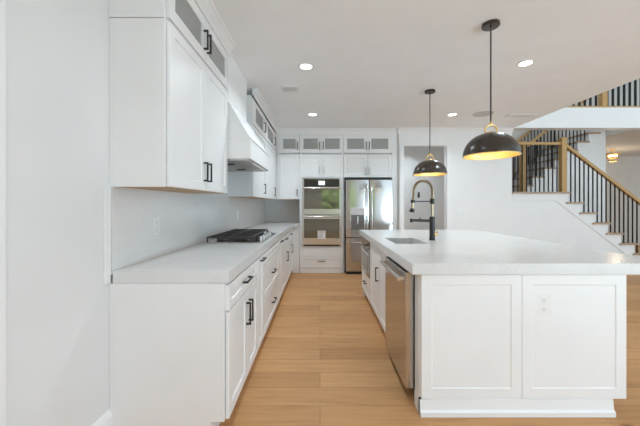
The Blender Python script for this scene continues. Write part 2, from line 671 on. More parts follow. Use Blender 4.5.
# ------------------------------------------------------------------ left base run (fronts face +X); local x = world Y
LF = -.512          # carcass front plane, door faces at -.490
BD = LF - XL - .004  # carcass depth
TOE = .115
TOP = .853


def base_cab(label, ya, yb, name='base_cabinet'):
    r = thing(name, label, 'cabinet', (LF, ya, 0), R90, 'base cabinets under the cooktop counter')
    W = yb - ya
    b = MB()
    b.box(0, W, 0, BD, TOE, TOP)
    b.build('body', M_CAB, r)
    MB().box(0.001, W - .001, .07, .085, 0.001, TOE).build('toe_kick', M_CAB, r)
    return r, W


r, W = base_cab('white end base cabinet nearest the viewer, two doors under one drawer', 1.618, 2.355)
drawer(r, 0, W, .70, .842, W / 2 + .0, .778, .155)
door(r, 0, W / 2 + .04, TOE, .695, W / 2 + .01, (.475, .625))
door(r, W / 2 + .04, W, TOE, .695, W / 2 + .08, (.475, .625))
# finished end panel with toe notch
ep = MB()
ep.prism([(-.001, TOE), (-.001, TOP), (BD + .002, TOP), (BD + .002, .002), (.07, .002), (.07, TOE)], 'x', -.018, 0)
ep.build('end_panel', M_CAB, r)

r, W = base_cab('narrow white pull-out base cabinet just before the cooktop drawers', 2.355, 2.60)
d = door(r, 0.015, W, TOE, .842, rail=.045)
pull_h(d, W / 2 - .03, W / 2 + .10, .815)
r, W = base_cab('white drawer base cabinet directly under the cooktop', 2.60, 3.55)
drawer(r, 0, W, .738, .842)
drawer(r, 0, W, .436, .734, W / 2 + .05, .585, .16)
drawer(r, 0, W, TOE, .432, W / 2 + .05, .28, .16)
r, W = base_cab('narrow white pull-out base cabinet just past the cooktop drawers', 3.55, 3.85)
d = door(r, 0, W, TOE, .842, rail=.045)
pull_h(d, W / 2, W / 2 + .13, .815)
r, W = base_cab('white single-door base cabinet, second from the far corner', 3.85, 4.55)
drawer(r, 0, W, .70, .842, W / 2 + .10, .785, .16)
door(r, 0, W, TOE, .695, W - .17, (.45, .59))
r, W = base_cab('white base cabinet in the far corner beside the oven tower', 4.55, 5.55)
drawer(r, 0, W - .25, .70, .842, W / 2 - .02, .78, .16)
door(r, 0, W - .25, TOE, .695, W - .42, (.45, .59))
door(r, W - .25, W, TOE, .842, rail=.045, name='filler_panel')
MB().box(W + .02, W + .14, -.13, -.001, .002, TOP).build('corner_filler', M_CAB, r)

# countertop, L-shaped, with mitred thick edge
L = [(XL + TILE + .001, 1.600), (-.486, 1.600), (-.486, 5.533), (-.384, 5.533), (-.384, BACK - .011), (XL + TILE + .001, BACK - .011)]
ct = MB().prism(L, 'z', .8535, .92)
bmesh.ops.bevel(ct.bm, geom=[e for e in ct.bm.edges], offset=.003, segments=2, affect='EDGES')
tag(ct.build('countertop', M_QUARTZ), 'long white quartz countertop along the left wall under the cooktop', 'countertop')

# ------------------------------------------------------------------ cooktop
ck = thing('gas_cooktop', 'stainless gas cooktop with black grates on the left countertop', 'cooktop', (-1.05, 2.71, .92))
CW, CLn = .52, .91   # X, Y
b = MB()
b.box(0, CW, 0, CLn, .0005, .012, .004)
b.build('tray', M_STEEL, ck)
for k, (bx, by, br) in enumerate(((.13, .16, .04), (.36, .16, .034), (.22, .455, .055), (.13, .75, .04), (.36, .75, .034))):
    q = MB().lathe([(0, .012), (br * 1.25, .012), (br * 1.25, .02), (br, .026), (br, .033), (br * .9, .036), (0, .036)], (bx, by, 0), 24)
    q.build('burner', M_CASTIRON, ck, smooth=True)
for k in range(3):
    y0 = .012 + k * .298
    y1 = y0 + .288
    b = MB()
    x0, x1 = .02, .425
    t = .012
    zt0, zt1 = .046, .060
    for xx in (x0, x1 - t):
        b.box(xx, xx + t, y0, y1, zt0, zt1, .002)
    for j in range(4):
        yy = y0 + (y1 - y0 - t) * j / 3
        b.box(x0, x1, yy, yy + t, zt0, zt1, .002)
    b.box((x0 + x1) / 2 - t / 2, (x0 + x1) / 2 + t / 2, y0, y1, zt0, zt1, .002)
    for xx in (x0, x1 - t, (x0 + x1) / 2):
        for yy in (y0, y1 - t):
            b.box(xx, xx + t, yy, yy + t, .012, zt0 + .002)
    b.build('grate', M_CASTIRON, ck)
for k in range(5):
    yy = .20 + k * .128
    q = MB().lathe([(0, .012), (.021, .012), (.021, .018), (.017, .02), (.015, .044), (.011, .047), (0, .047)], (.473, yy, 0), 20)
    q.build('knob', M_STEELD, ck, smooth=True)

# ------------------------------------------------------------------ left wall cabinets
UF = -.832       # carcass front; door faces at -.81
UD = UF - XL - .004
UB, USP, UT = 1.37, 2.274, 2.592


def upper(label, ya, yb, loc_z=UB, mid=None, raw=True):
    r = thing('wall_cabinet', label, 'cabinet', (UF, ya, UB), R90, 'stacked wall cabinets along the left wall')
    W = yb - ya
    b = MB()
    b.box(0, W, 0, UD, .004, USP - UB)
    hollow(b, 0, W, 0, UD, USP - UB, UT - UB + .002, mid=mid)
    b.build('body', M_CAB, r)
    MB().box(.012, W - .012, .006, UD - .002, -.001, .005).build('underside', M_RAW, r)
    return r, W


r, W = upper('white wall cabinet nearest the viewer, upper glass doors over two tall doors', 1.618, 2.63, mid=.506)
c_ = W / 2
MB().box(-.018, 0, -.001, UD + .002, 0, USP - UB - .005).build('end_panel', M_CAB, r)
MB().box(-.020, 0, -.001, UD + .002, USP - UB, UT - UB).build('end_panel', M_CAB, r)
door(r, 0, c_, 0, .897, c_ - .03, (.065, .20))
door(r, c_, W, 0, .897, c_ + .04, (.065, .20))
glass_door(r, 0, c_, .912, 1.22, c_ - .03, (.985, 1.122), .06, .07)
glass_door(r, c_, W, .912, 1.22, c_ + .03, (.985, 1.122), .06, .07)

r, W = upper('white wall cabinet just past the range hood with one small glass door on top', 3.63, 4.46)
MB().box(-.018, 0, -.001, UD + .002, 0, UT - UB).build('end_panel', M_CAB, r)
door(r, 0.0, W, 0, .865, W - .13, (.06, .20))
glass_door(r, 0.0, W, .88, 1.19, W - .13, (.945, 1.085), .16, .06)
r, W = upper('white wall cabinet in the far left corner with one small glass door on top', 4.462, 5.50)
door(r, 0, W - .12, 0, .865, W - .21, (.06, .20))
glass_door(r, 0, W - .12, .88, 1.19, W - .21, (.945, 1.085), .20, .06)
MB().box(W - .12, W, -DT, -.001, 0, 1.2).build('filler', M_CAB, r)

struct(crown('trim_6', 'y', -.812, 1, UT - .002, CZ, 1.585, 2.64, .072), 'crown moulding above the nearest wall cabinet', 'moulding')
struct(crown('trim_7', 'y', -.812, 1, UT - .002, CZ, 3.60, 5.52, .072), 'crown moulding above the far left wall cabinets', 'moulding')

# ------------------------------------------------------------------ range hood
hd = thing('range_hood', 'white panelled range hood with steel underside above the cooktop', 'range hood', (XL, 2.64, 1.678))
HX = lambda x: x - XL
b = MB()
b.box(.012, HX(-.611), 0, .96, 0, .180, .003)
b.build('apron', M_CAB, hd)
MB().box(.012, HX(-.605), -.004, .964, .172, .190, .003).build('moulding', M_CAB, hd)
# tapered body
b = MB()
za, zb = .19, .525
A = [(.012, .0), (HX(-.618), .0), (HX(-.618), .96), (.012, .96)]
Bq = [(.012, .02), (HX(-.822), .02), (HX(-.822), .90), (.012, .90)]
va = [b.bm.verts.new((x, y, za)) for x, y in A]
vb = [b.bm.verts.new((x, y, zb)) for x, y in Bq]
b.bm.faces.new(va[::-1]); b.bm.faces.new(vb)
for i in range(4):
    b.bm.faces.new((va[i], va[(i + 1) % 4], vb[(i + 1) % 4], vb[i]))
b.build('tapered_body', M_CAB, hd)
MB().box(.012, HX(-.826), .05, .74, zb - .002, CZ - 1.679).build('chimney', M_CAB, hd)
# steel liner under the apron
ln = MB().frame(.03, HX(-.625), .015, .945, -.012, .002, .03)
for v in ln.bm.verts:   # frame() builds in XZ: lay it flat
    x, y, z = v.co
    v.co = (x, z, y)
ln.build('liner', M_STEEL, hd)
for k in range(2):
    b = MB()
    y0 = .05 + k * .435
    b.box(.065, HX(-.66), y0, y0 + .425, -.006, -.001)
    for j in range(14):
        yy = y0 + .012 + j * .029
        b.box(.075, HX(-.67), yy, yy + .013, -.011, -.004, .002)
    f_ = b.build('filter', M_STEELD, hd)
    MB().box(.2, .3, y0 + .20, y0 + .225, -.022, -.010, .003).build('filter_handle', M_BLACKMETAL, f_)

# ------------------------------------------------------------------ back cabinetry (fronts face -Y)
BF = 5.572        # carcass front plane, door faces at 5.55
BSP0, BSP1 = 2.205, 2.232


def back_cab(name, label, x0, x1, z0):
    r = thing(name, label, 'cabinet', (x0, BF, z0), 0, 'cabinetry on the far wall')
    return r, x1 - x0


GL = (2.285, 2.43)
# tall wall cabinet left of the oven
r, W = back_cab('wall_cabinet', 'white single-door wall cabinet left of the double oven on the far wall', -.757, -.378, UB)
b = MB()
b.box(0, W, 0, BACK - BF - .012, .004, BSP0 - UB)
hollow(b, 0, W, 0, BACK - BF - .012, BSP1 - UB - .012, UT - UB)
b.build('body', M_CAB, r)
MB().box(.01, W - .01, .01, .48, -.001, .005).build('underside', M_RAW, r)
door(r, 0, W, 0, BSP0 - UB, W - .04, (.055, .19))
glass_door(r, 0, W, BSP1 - UB, 2.562 - UB, W - .035, (GL[0] - UB, GL[1] - UB), .072)
# stile closing the corner
MB().box(-.055, 0, -DT, 0, 0, UT - UB).build('corner_stile', M_CAB, r)

# oven tower
r, W = back_cab('oven_cabinet', 'white tall cabinet housing the double wall oven', -.376, .432, 0)
D = BACK - BF - .004
b = MB()
b.box(0, .03, 0, D, .0, UT)
b.box(W - .03, W, 0, D, .0, UT)
b.box(.03, W - .03, 0, D, .12, .498)
b.box(.03, W - .03, 0, D, 1.768, BSP0)
hollow(b, .03, W - .03, 0, D, BSP1 - .012, UT, mid=W / 2)
b.box(.03, W - .03, D - .02, D, .49, 1.78)
b.build('body', M_CAB, r)
MB().frame(0, W, .49, 1.79, -DT, -.001, .05, .018).build('face_frame', M_CAB, r)
drawer(r, 0, W, .098, .31, W / 2, .225, .14, .05)
MB().box(0, W, -DT, -.001, .312, .488).build('rail', M_CAB, r)
MB().box(0, W, -.012, .0, .002, .094).build('base_board', M_CAB, r)
door(r, 0, W / 2, 1.79, BSP0, W / 2 - .04, (1.835, 1.975), hmat=M_STEELD)
door(r, W / 2, W, 1.79, BSP0, W / 2 + .04, (1.835, 1.975), hmat=M_STEELD)
glass_door(r, 0, W / 2, BSP1, 2.562, W / 2 - .035, GL, .066)
glass_door(r, W / 2, W, BSP1, 2.562, W / 2 + .035, GL, .066)

# fridge surround
r, W = back_cab('refrigerator_cabinet', 'white cabinet surround over and beside the refrigerator', .434, 1.445, 0)
b = MB()
b.box(0, .018, 0, D, 0, UT)
b.box(W - .098, W, 0, D, 0, UT)
b.box(.018, W - .098, 0, D, 1.775, BSP0)
hollow(b, .018, W - .098, 0, D, BSP1 - .012, UT, mid=.441)
b.build('body', M_CAB, r)
MB().box(W - .112, W - .004, -DT, -.001, 0.002, UT).build('side_panel', M_CAB, r)
x1 = W - .114
door(r, 0, x1 / 2, 1.775, BSP0, x1 / 2 - .035, (1.82, 1.96), hmat=M_STEELD)
door(r, x1 / 2, x1, 1.775, BSP0, x1 / 2 + .035, (1.82, 1.96), hmat=M_STEELD)
glass_door(r, 0, x1 / 2, BSP1, 2.562, x1 / 2 - .03, GL, .066)
glass_door(r, x1 / 2, x1, BSP1, 2.562, x1 / 2 + .03, GL, .066)
struct(MB().box(-.812, 1.445, 5.551, 5.572, 2.563, UT).build('trim_9', M_TRIM), 'flat frieze board under the far crown', 'trim')
struct(crown('trim_8', 'x', 5.551, 1, UT - .012, CZ, -.80, 1.445, .06), 'crown moulding above the oven and refrigerator cabinets', 'moulding')

# ------------------------------------------------------------------ double wall oven
ov = thing('double_wall_oven', 'stainless double wall oven with black glass in the white tower', 'oven', (.032, 5.548, .506))
OW = .355      # half width
OH = 1.252
MB().box(-.325, .325, .03, .46, .012, OH - .012).build('body', M_BLACK, ov)
MB().frame(-OW, OW, 0, OH, -.012, .03, .03, .014).build('frame', M_STEELH, ov)
cp = MB().box(-.328, .328, -.016, .028, OH - .155, OH - .016, .002).build('control_panel', plain('black_control_glass', (.03, .028, .02), .05, .6), ov)
MB().box(-.058, .058, -.0172, -.0155, OH - .125, OH - .05).build('display', M_DISP, cp)


def oven_door(z0, z1, wz0, wz1, hz, label=False):
    d = MB().frame(-.35, .35, z0, z1, -.035, .028, .024, .02)
    d.box(-.33, .33, -.034, .028, z0 + .018, wz0)
    d.box(-.33, .33, -.034, .028, wz1, z1 - .018)
    d = d.build('oven_door', M_STEELH, ov)
    g = MB().box(-.330, .330, -.033, .02, wz0, wz1)
    g = g.build('window', M_BLACKGLASS, d)
    h = MB()
    h.tube([(-.345, -.085, hz), (.345, -.085, hz)], .013, 14)
    for xx in (-.31, .31):
        h.box(xx - .012, xx + .012, -.085, -.03, hz - .009, hz + .009)
    h.build('handle', M_STEELH, d, smooth=True)
    return d


d1 = oven_door(.582, 1.09, .685, 1.052, 1.068)
d2 = oven_door(.030, .572, .150, .505, .545)
lb = MB().box(-.075, .07, -.0365, -.0345, .135, .285).build('energy_label', M_PAPER, d2)
b = MB()
b.box(-.055, .05, -.0372, -.036, .255, .27)
for k in range(4):
    b.box(-.06, .02 + .01 * (k % 2), -.0372, -.036, .16 + .022 * k, .166 + .022 * k)
b.build('label_print', M_INK, lb)
MB().box(-.33, .33, -.016, .02, .001, .028).build('bottom_vent', M_BLACK, ov)

# ------------------------------------------------------------------ refrigerator
fr = thing('refrigerator', 'stainless french-door refrigerator with water dispenser, right of the double oven', 'refrigerator', (.896, 5.46, 0))
FW = .426
MB().box(-FW - .014, FW - .004, .045, .60, .03, 1.752).build('body', M_BLACK, fr)
MB().box(-FW + .012, FW - .012, .02, .06, .004, .045).build('base_grille', M_BLACK, fr)


def fridge_door(x0, x1, z0, z1, name='refrigerator_door'):
    # slightly crowned front
    b = MB()
    pts = [(x0, .05), (x0, .008)]
    n = 8
    for k in range(n + 1):
        t = k / n
        pts.append((x0 + .004 + (x1 - x0 - .008) * t, -.010 * math.sin(PI * t) ** .7 if 0 < t < 1 else .002))
    pts += [(x1, .008), (x1, .05)]
    b.prism(pts, 'z', z0, z1)
    return b.build(name, M_STEEL, fr, smooth=True)


def tube_handle(d, pts, r=.011):
    return MB().tube(pts, r, 12).build('handle', M_STEELH, d, smooth=True)


ld = fridge_door(-FW, -.004, .675, 1.720)
rd = fridge_door(.004, FW, .675, 1.720)
tube_handle(ld, [(-.040, -.005, .76), (-.040, -.055, .79), (-.040, -.062, 1.2), (-.040, -.055, 1.61), (-.040, -.005, 1.64)], .013)
tube_handle(rd, [(.040, -.005, .76), (.040, -.055, .79), (.040, -.062, 1.2), (.040, -.055, 1.61), (.040, -.005, 1.64)], .013)
fz = fridge_door(-FW, FW, .055, .66, 'freezer_drawer')
tube_handle(fz, [(-.36, -.005, .585), (-.34, -.06, .585), (0, -.068, .585), (.34, -.06, .585), (.36, -.005, .585)], .013)
dp = MB().frame(-.345, -.085, .785, 1.215, -.0155, .012, .012).build('dispenser', M_STEELH, ld)
MB().box(-.333, -.097, -.0165, -.004, 1.085, 1.203, .002).build('dispenser_panel', plain('dispenser_grey', (.55, .55, .55), .25), dp)
MB().box(-.332, -.098, -.0135, -.0125, .798, 1.083).build('dispenser_recess', plain('recess_grey', (.16, .155, .15), .35), dp)
MB().box(-.225, -.2, -.03, -.012, .92, 1.06, .004).build('water_lever', M_STEELH, dp)
MB().box(-.31, -.12, -.03, -.013, .80, .812).build('drip_tray', M_STEELD, dp)

# ================================================================== ISLAND
IX = .605      # left face of the island carcass
isl = thing('kitchen_island', 'white panelled island cabinetry under the large quartz top', 'island', (IX, 1.815, 0))
b = MB()
b.box(.62, 1.250, .022, 2.36, .10, TOP - .001)
b.box(.62, 1.160, .03, 2.35, .0, .10)
b.box(0, .62, 2.365, 2.385, .0, TOP - .001)
b.build('body', M_CAB, isl)
MB().box(0, .62, .0225, .1, .0, TOP - .001).build('corner_stile', M_CAB, isl)
MB().shaker(.009, .6165, .098, TOP - .002, 0, .022, .062, .004).build('end_panel', M_CAB, isl)
MB().shaker(.6185, 1.250, .098, TOP - .002, 0, .022, .062, .004).build('end_panel', M_CAB, isl)
b = MB()
b.prism([(-.006, .001), (-.022, .001), (-.022, .028), (-.010, .040), (-.004, .097), (.022, .097), (.022, .001)], 'x', -.002, 1.165)
b.box(-.002, .02, .0, .10, .001, .097)
b.build('base_moulding', M_CAB, isl)

# island top with sink cut-out
SX0, SX1, SY0, SY1 = .685, .985, 2.71, 3.19
b = MB()
X0, X1, Y0, Y1 = .553, 2.17, 1.798, 4.21
O = [(X0, Y0), (X1, Y0), (X1, Y1), (X0, Y1)]
I = [(SX0, SY0), (SX1, SY0), (SX1, SY1), (SX0, SY1)]
V = {}
for nm, P in (('O', O), ('I', I)):
    for z in (.8535, .92):
        V[nm, z] = [b.bm.verts.new((p[0], p[1], z)) for p in P]
for i in range(4):
    j = (i + 1) % 4
    b.bm.faces.new((V['O', .92][i], V['O', .92][j], V['I', .92][j], V['I', .92][i]))
    b.bm.faces.new((V['O', .8535][j], V['O', .8535][i], V['I', .8535][i], V['I', .8535][j]))
    b.bm.faces.new((V['O', .8535][i], V['O', .8535][j], V['O', .92][j], V['O', .92][i]))
    b.bm.faces.new((V['I', .92][i], V['I', .92][j], V['I', .8535][j], V['I', .8535][i]))
bmesh.ops.bevel(b.bm, geom=[e for e in b.bm.edges if abs(e.verts[0].co.x - e.verts[1].co.x) < 1e-6 or abs(e.verts[0].co.y - e.verts[1].co.y) < 1e-6],
                offset=.003, segments=2, affect='EDGES')
tag(b.build('island_countertop', M_QUARTZ), 'large white quartz island top with the undermount sink', 'countertop')

# sink
sk = thing('sink', 'stainless undermount sink set into the island top', 'sink', ((SX0 + SX1) / 2, (SY0 + SY1) / 2, .66))
hx, hy = (SX1 - SX0) / 2, (SY1 - SY0) / 2
b = MB()
t = .004
b.box(-hx - t, hx + t, -hy - t, hy + t, 0, t)
b.box(-hx - t, -hx, -hy - t, hy + t, t, .1925)
b.box(hx, hx + t, -hy - t, hy + t, t, .1925)
b.box(-hx, hx, -hy - t, -hy, t, .1925)
b.box(-hx, hx, hy, hy + t, t, .1925)
b.build('basin', M_SINK, sk)
MB().lathe([(0, .006), (.03, .006), (.042, .009), (.045, .0045)], (0, 0.05, 0), 24).build('drain', M_STEELD, sk, smooth=True)

# faucet
fc = thing('kitchen_faucet', 'tall black and gold spring faucet behind the island sink', 'faucet', (1.115, 2.98, .92))
b = MB()
b.lathe([(0, .0005), (.032, .0005), (.032, .008), (.027, .012), (.026, .23), (.018, .236), (0, .236)], (0, 0, 0), 24)
b.build('body', M_BLACKMETAL, fc, smooth=True)
MB().tube([(0, 0, .232), (0, 0, .43)], .013, 14).build('riser_pipe', M_BRASS, fc, smooth=True)
MB().lathe([(0, .36), (.021, .36), (.021, .412), (0, .412)], (0, 0, 0), 20).build('collar', M_BLACKMETAL, fc, smooth=True)
arc = []
for k in range(25):
    a = PI * k / 24
    arc.append(Vector((-.092 + .092 * math.cos(a), 0, .485 + .105 * math.sin(a))))
path = [Vector((0, 0, .41)), Vector((0, 0, .45))] + arc + [Vector((-.186, 0, .44)), Vector((-.192, 0, .40))]
MB().tube(path, .0075, 10).build('hose', M_BLACKMETAL, fc, smooth=True)
# spring coil round the hose
sp_ = []
cum = [0]
for p, q in zip(path, path[1:]):
    cum.append(cum[-1] + (q - p).length)
turns = 46
for k in range(turns * 9 + 1):
    s_ = cum[-1] * k / (turns * 9)
    i = max(j for j in range(len(cum)) if cum[j] <= s_ + 1e-9)
    i = min(i, len(path) - 2)
    f_ = (s_ - cum[i]) / (cum[i + 1] - cum[i])
    p = path[i].lerp(path[i + 1], f_)
    tg = (path[i + 1] - path[i]).normalized()
    u = Vector((0, 1, 0))
    v_ = tg.cross(u)
    a = 2 * PI * k / 9
    sp_.append(p + (u * math.cos(a) + v_ * math.sin(a)) * .0135)
MB().tube(sp_, .0032, 5).build('spring', M_BRASS, fc, smooth=True)
b = MB()
b.tube([(-.19, 0, .41), (-.195, 0, .36), (-.2, 0, .29)], [.012, .015, .016], 16)
b.build('spray_head', M_BRASS, fc, smooth=True)
MB().tube([(-.197, 0, .315), (-.2, 0, .275)], .021, 16).build('spray_nozzle', M_BLACKMETAL, fc, smooth=True)
MB().tube([(-.20, 0, .295), (-.232, 0, .292)], .005, 8).build('spray_trigger', M_BLACKMETAL, fc)
b = MB().tube([(0, 0, .385), (-.175, 0, .385)], .006, 10)
b.lathe([(.017, -.014), (.021, -.014), (.021, .014), (.017, .014)], (-.193, 0, .385), 18, closed=True)
b.build('holder_arm', M_BLACKMETAL, fc, smooth=True)
b = MB().tube([(0, 0, .192), (-.205, 0, .198)], .014, 12)
b.lathe([(0, .178), (.017, .178), (.017, .214), (0, .214)], (-.205, 0, 0), 16)
b.tube([(-.12, 0, .19), (-.12, 0, .225)], .006, 8)
b.build('spout', M_BLACKMETAL, fc, smooth=True)
b = MB().tube([(.015, 0, .055), (.045, 0, .055)], .017, 14)
b.tube([(.036, 0, .055), (.042, -.03, .10)], .0055, 8)
b.build('lever', M_GOLD, fc, smooth=True)

# dishwasher in the island
dw = thing('dishwasher', 'stainless dishwasher standing slightly proud of the island end', 'dishwasher', (IX, 2.522, 0), -R90)
# local x runs toward the viewer (world -Y), front faces the aisle
DWW = .595
MB().box(.004, DWW - .004, .003, .55, .10, .842).build('body', M_BLACK, dw)
b = MB().box(.0, DWW, -.056, -.002, .092, .838, .004)
dd = b.build('dishwasher_door', M_STEEL, dw)
MB().box(.01, DWW - .01, -.0575, -.054, .772, .826, .001).build('control_strip', M_STEELD, dd)
h = MB().tube([(.012, -.092, .795), (DWW - .012, -.092, .795)], .013, 14)
for xx in (.03, DWW - .03):
    h.box(xx - .012, xx + .012, -.092, -.055, .786, .804)
h.build('handle', M_STEELH, dd, smooth=True)
MB().box(.28, .315, -.0565, -.0558, .28, .29).build('badge', M_STEELH, dd)
MB().box(.004, DWW - .004, .05, .065, .002, .095).build('toe_kick', M_BLACK, dw)

# sink cabinet
sc_ = thing('sink_cabinet', 'white island base cabinet below the sink, between dishwasher and microwave', 'cabinet', (IX, 3.488, 0), -R90, 'island cabinets facing the aisle')
W = 3.488 - 2.526
b = MB()
b.box(0, .018, 0, .60, .10, .845)
b.box(W - .018, W, 0, .60, .10, .845)
b.box(.018, W - .018, 0, .60, .10, .118)
b.box(.018, W - .018, .585, .60, .118, .845)
b.box(.018, W - .018, 0, .018, .118, .845)
b.build('body', M_CAB, sc_)
MB().box(0, W, .06, .075, .002, .10).build('toe_kick', M_CAB, sc_)
sw = 3.488 - 2.955
door(sc_, 0, sw, .125, .842, sw - .045, (.505, .645))
door(sc_, sw, W, .125, .842)

# microwave drawer cabinet
mc = thing('microwave_cabinet', 'white island cabinet at the far end with a drawer under the microwave', 'cabinet', (IX, 4.178, 0), -R90, 'island cabinets facing the aisle')
W = 4.178 - 3.492
b = MB()
b.box(0, .04, 0, .60, .10, .845)
b.box(W - .03, W, 0, .60, .10, .845)
b.box(.04, W - .03, 0.0, .60, .10, .385)
b.box(.04, W - .03, .58, .60, .385, .845)
b.build('body', M_CAB, mc)
MB().box(0, W, .06, .075, .002, .10).build('toe_kick', M_CAB, mc)
MB().box(0, .03, -DT, -.001, .125, .845).build('stile', M_CAB, mc)
drawer(mc, .03, W, .125, .395, W / 2 + .02, .285, .13)
mw = thing('built_in_microwave', 'stainless drawer microwave with black control strip at the far end of the island', 'microwave', (IX, 4.145, .392), -R90)
W2 = .62
MB().box(.012, W2 - .012, -.0, .40, .006, .43).build('body', M_BLACK, mw)
MB().box(0, W2, -.032, -.002, .01, .345, .003).build('drawer_front', M_STEEL, mw)
MB().box(.07, W2 - .07, -.0345, -.030, .06, .255).build('window', M_BLACKGLASS, mw)
MB().box(0, W2, -.028, -.002, .35, .443, .002).build('control_panel', M_BLACKGLASS, mw)
MB().box(.02, W2 - .02, -.055, -.028, .300, .318, .003).build('handle', M_STEELH, mw)

# ================================================================== OUTLETS
def outlet(label, loc, rotz, w=.078, h=.125, kind='outlet'):
    r = thing('wall_outlet' if kind == 'outlet' else 'light_switch', label, kind, loc, rotz, 'white wall plates')
    MB().box(-w / 2, w / 2, -.0062, -.0002, -h / 2, h / 2, .002).build('cover_plate', M_PLATE, r)
    if kind == 'outlet':
        for s in (-1, 1):
            q = MB().box(-.017, .017, -.0072, -.006, s * .027 - .016, s * .027 + .016, .0004).build('socket', M_PLATE, r)
            b = MB()
            for xx in (-.007, .007):
                b.box(xx - .0012, xx + .0012, -.0078, -.007, s * .027 - .004, s * .027 + .008)
            b.box(-.0025, .0025, -.0078, -.007, s * .027 - .012, s * .027 - .008)
            b.build('slots', M_SLOT, q)
    else:
        n = 2 if w > .09 else 1
        for i in range(n):
            cx = (i - (n - 1) / 2) * .046
            MB().box(cx - .016, cx + .016, -.009, -.006, -.033, .033, .001).build('rocker', M_PLATE, r)
    return r


outlet('white outlet plate on the right panel of the island end', (1.357, 1.825, .666), 0, .088, .127)
outlet('white outlet plate on the tiled backsplash nearest the viewer', (XL + TILE, 2.02, 1.13), R90)
outlet('white outlet plate on the tiled backsplash beyond the cooktop', (XL + TILE, 4.02, 1.13), R90)
outlet('white double switch plate on the white wall right of the doorway', (2.58, PY, 1.12), 0, .115, .12, 'switch')
kp = thing('wall_keypad', 'small black device on the hallway wall seen through the doorway', 'keypad', (2.30, 7.0, 1.50))
MB().box(-.022, .022, -.02, -.0005, -.06, .06, .003).build('housing', M_BLACK, kp)
MB().box(-.015, .015, -.022, -.019, .01, .045).build('screen', M_BLACKGLASS, kp)

# ================================================================== CEILING FITTINGS
LIGHTS = [(-.14, 1.40, 'added out-of-view recessed light over the aisle, above the near cabinet ends'),  # first four lie out of view, added to brighten near surfaces and hall
          (-.14, -.25, 'added recessed fill light behind the viewer, in line with the aisle'),
          (2.02, -.25, 'added recessed fill light behind the viewer, in line with the island'),
          (1.95, 6.35, 'added recessed fill light inside the hallway beyond the doorway'),
          (-.14, 3.02, 'recessed ceiling light over the aisle, nearest the viewer'),
          (-.115, 4.63, 'recessed ceiling light over the aisle, in front of the ovens'),
          (2.02, 2.95, 'recessed ceiling light right of the near pendant'),
          (2.04, 4.63, 'recessed ceiling light between the far pendant and the ceiling speaker')]
for lx, ly, lab in LIGHTS:
    r = thing('recessed_light', lab, 'ceiling light', (lx, ly, CZ), 0, 'recessed ceiling lights')
    MB().lathe([(.060, -.001), (.078, -.0005), (.080, -.004), (.062, -.008), (.056, -.004)], seg=36, closed=True).build('trim_ring', M_PLATE, r, smooth=True)
    MB().lathe([(0, -.002), (.060, -.002), (.060, -.0055), (0, -.0062)], seg=36).build('lens', M_LAMP, r, smooth=True)
    l = bpy.data.lights.new('downlight', 'AREA')
    l.shape = 'DISK'
    l.size = .11
    l.energy = 12 if ly > 2 else (15 if ly < 1 else 4)
    l.color = (.78, .91, 1)
    l.spread = math.radians(140)
    o = bpy.data.objects.new('downlight', l)
    COL.objects.link(o)
    o.location = (0, 0, -.012)
    o.parent = r

v = thing('ceiling_vent', 'small white air vent in the ceiling above the range hood', 'vent', (-.36, 3.60, CZ))
MB().frame(-.10, .10, -.09, .09, -.010, -.0005, .022).build('frame', M_PLATE, v)
vv = [o for o in bpy.data.objects if o.parent == v][0]
for vert in vv.data.vertices:
    x, y, z = vert.co
    vert.co = (x, z, y)
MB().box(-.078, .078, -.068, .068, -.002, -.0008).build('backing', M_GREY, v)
for k in range(7):
    yy = -.060 + k * .019
    MB().prism([(yy, -.002), (yy + .006, -.010), (yy + .008, -.009), (yy + .002, -.0015)], 'x', -.078, .078).build('slat', M_GRILLE, v)

s = thing('ceiling_speaker', 'round flush ceiling speaker behind the near pendant', 'speaker', (2.5, 4.60, CZ))
MB().lathe([(0, -.004), (.130, -.004), (.130, -.0005), (0, -.0005)], seg=40).build('grille', M_GRILLE, s, smooth=True)
MB().lathe([(.130, -.0005), (.145, -.0005), (.143, -.007), (.130, -.006)], seg=40, closed=True).build('ring', M_GRILLE, s, smooth=True)
s = thing('linear_diffuser', 'long white slot diffuser in the ceiling beside the staircase', 'diffuser', (3.13, 4.68, CZ))
MB().box(-.21, .21, -.075, .075, -.010, -.0005, .003).build('frame', M_PLATE, s)
MB().box(-.19, .19, -.05, .05, -.0115, -.0095).build('grille', M_PLATE, s)

# ================================================================== PENDANTS
PR = .197


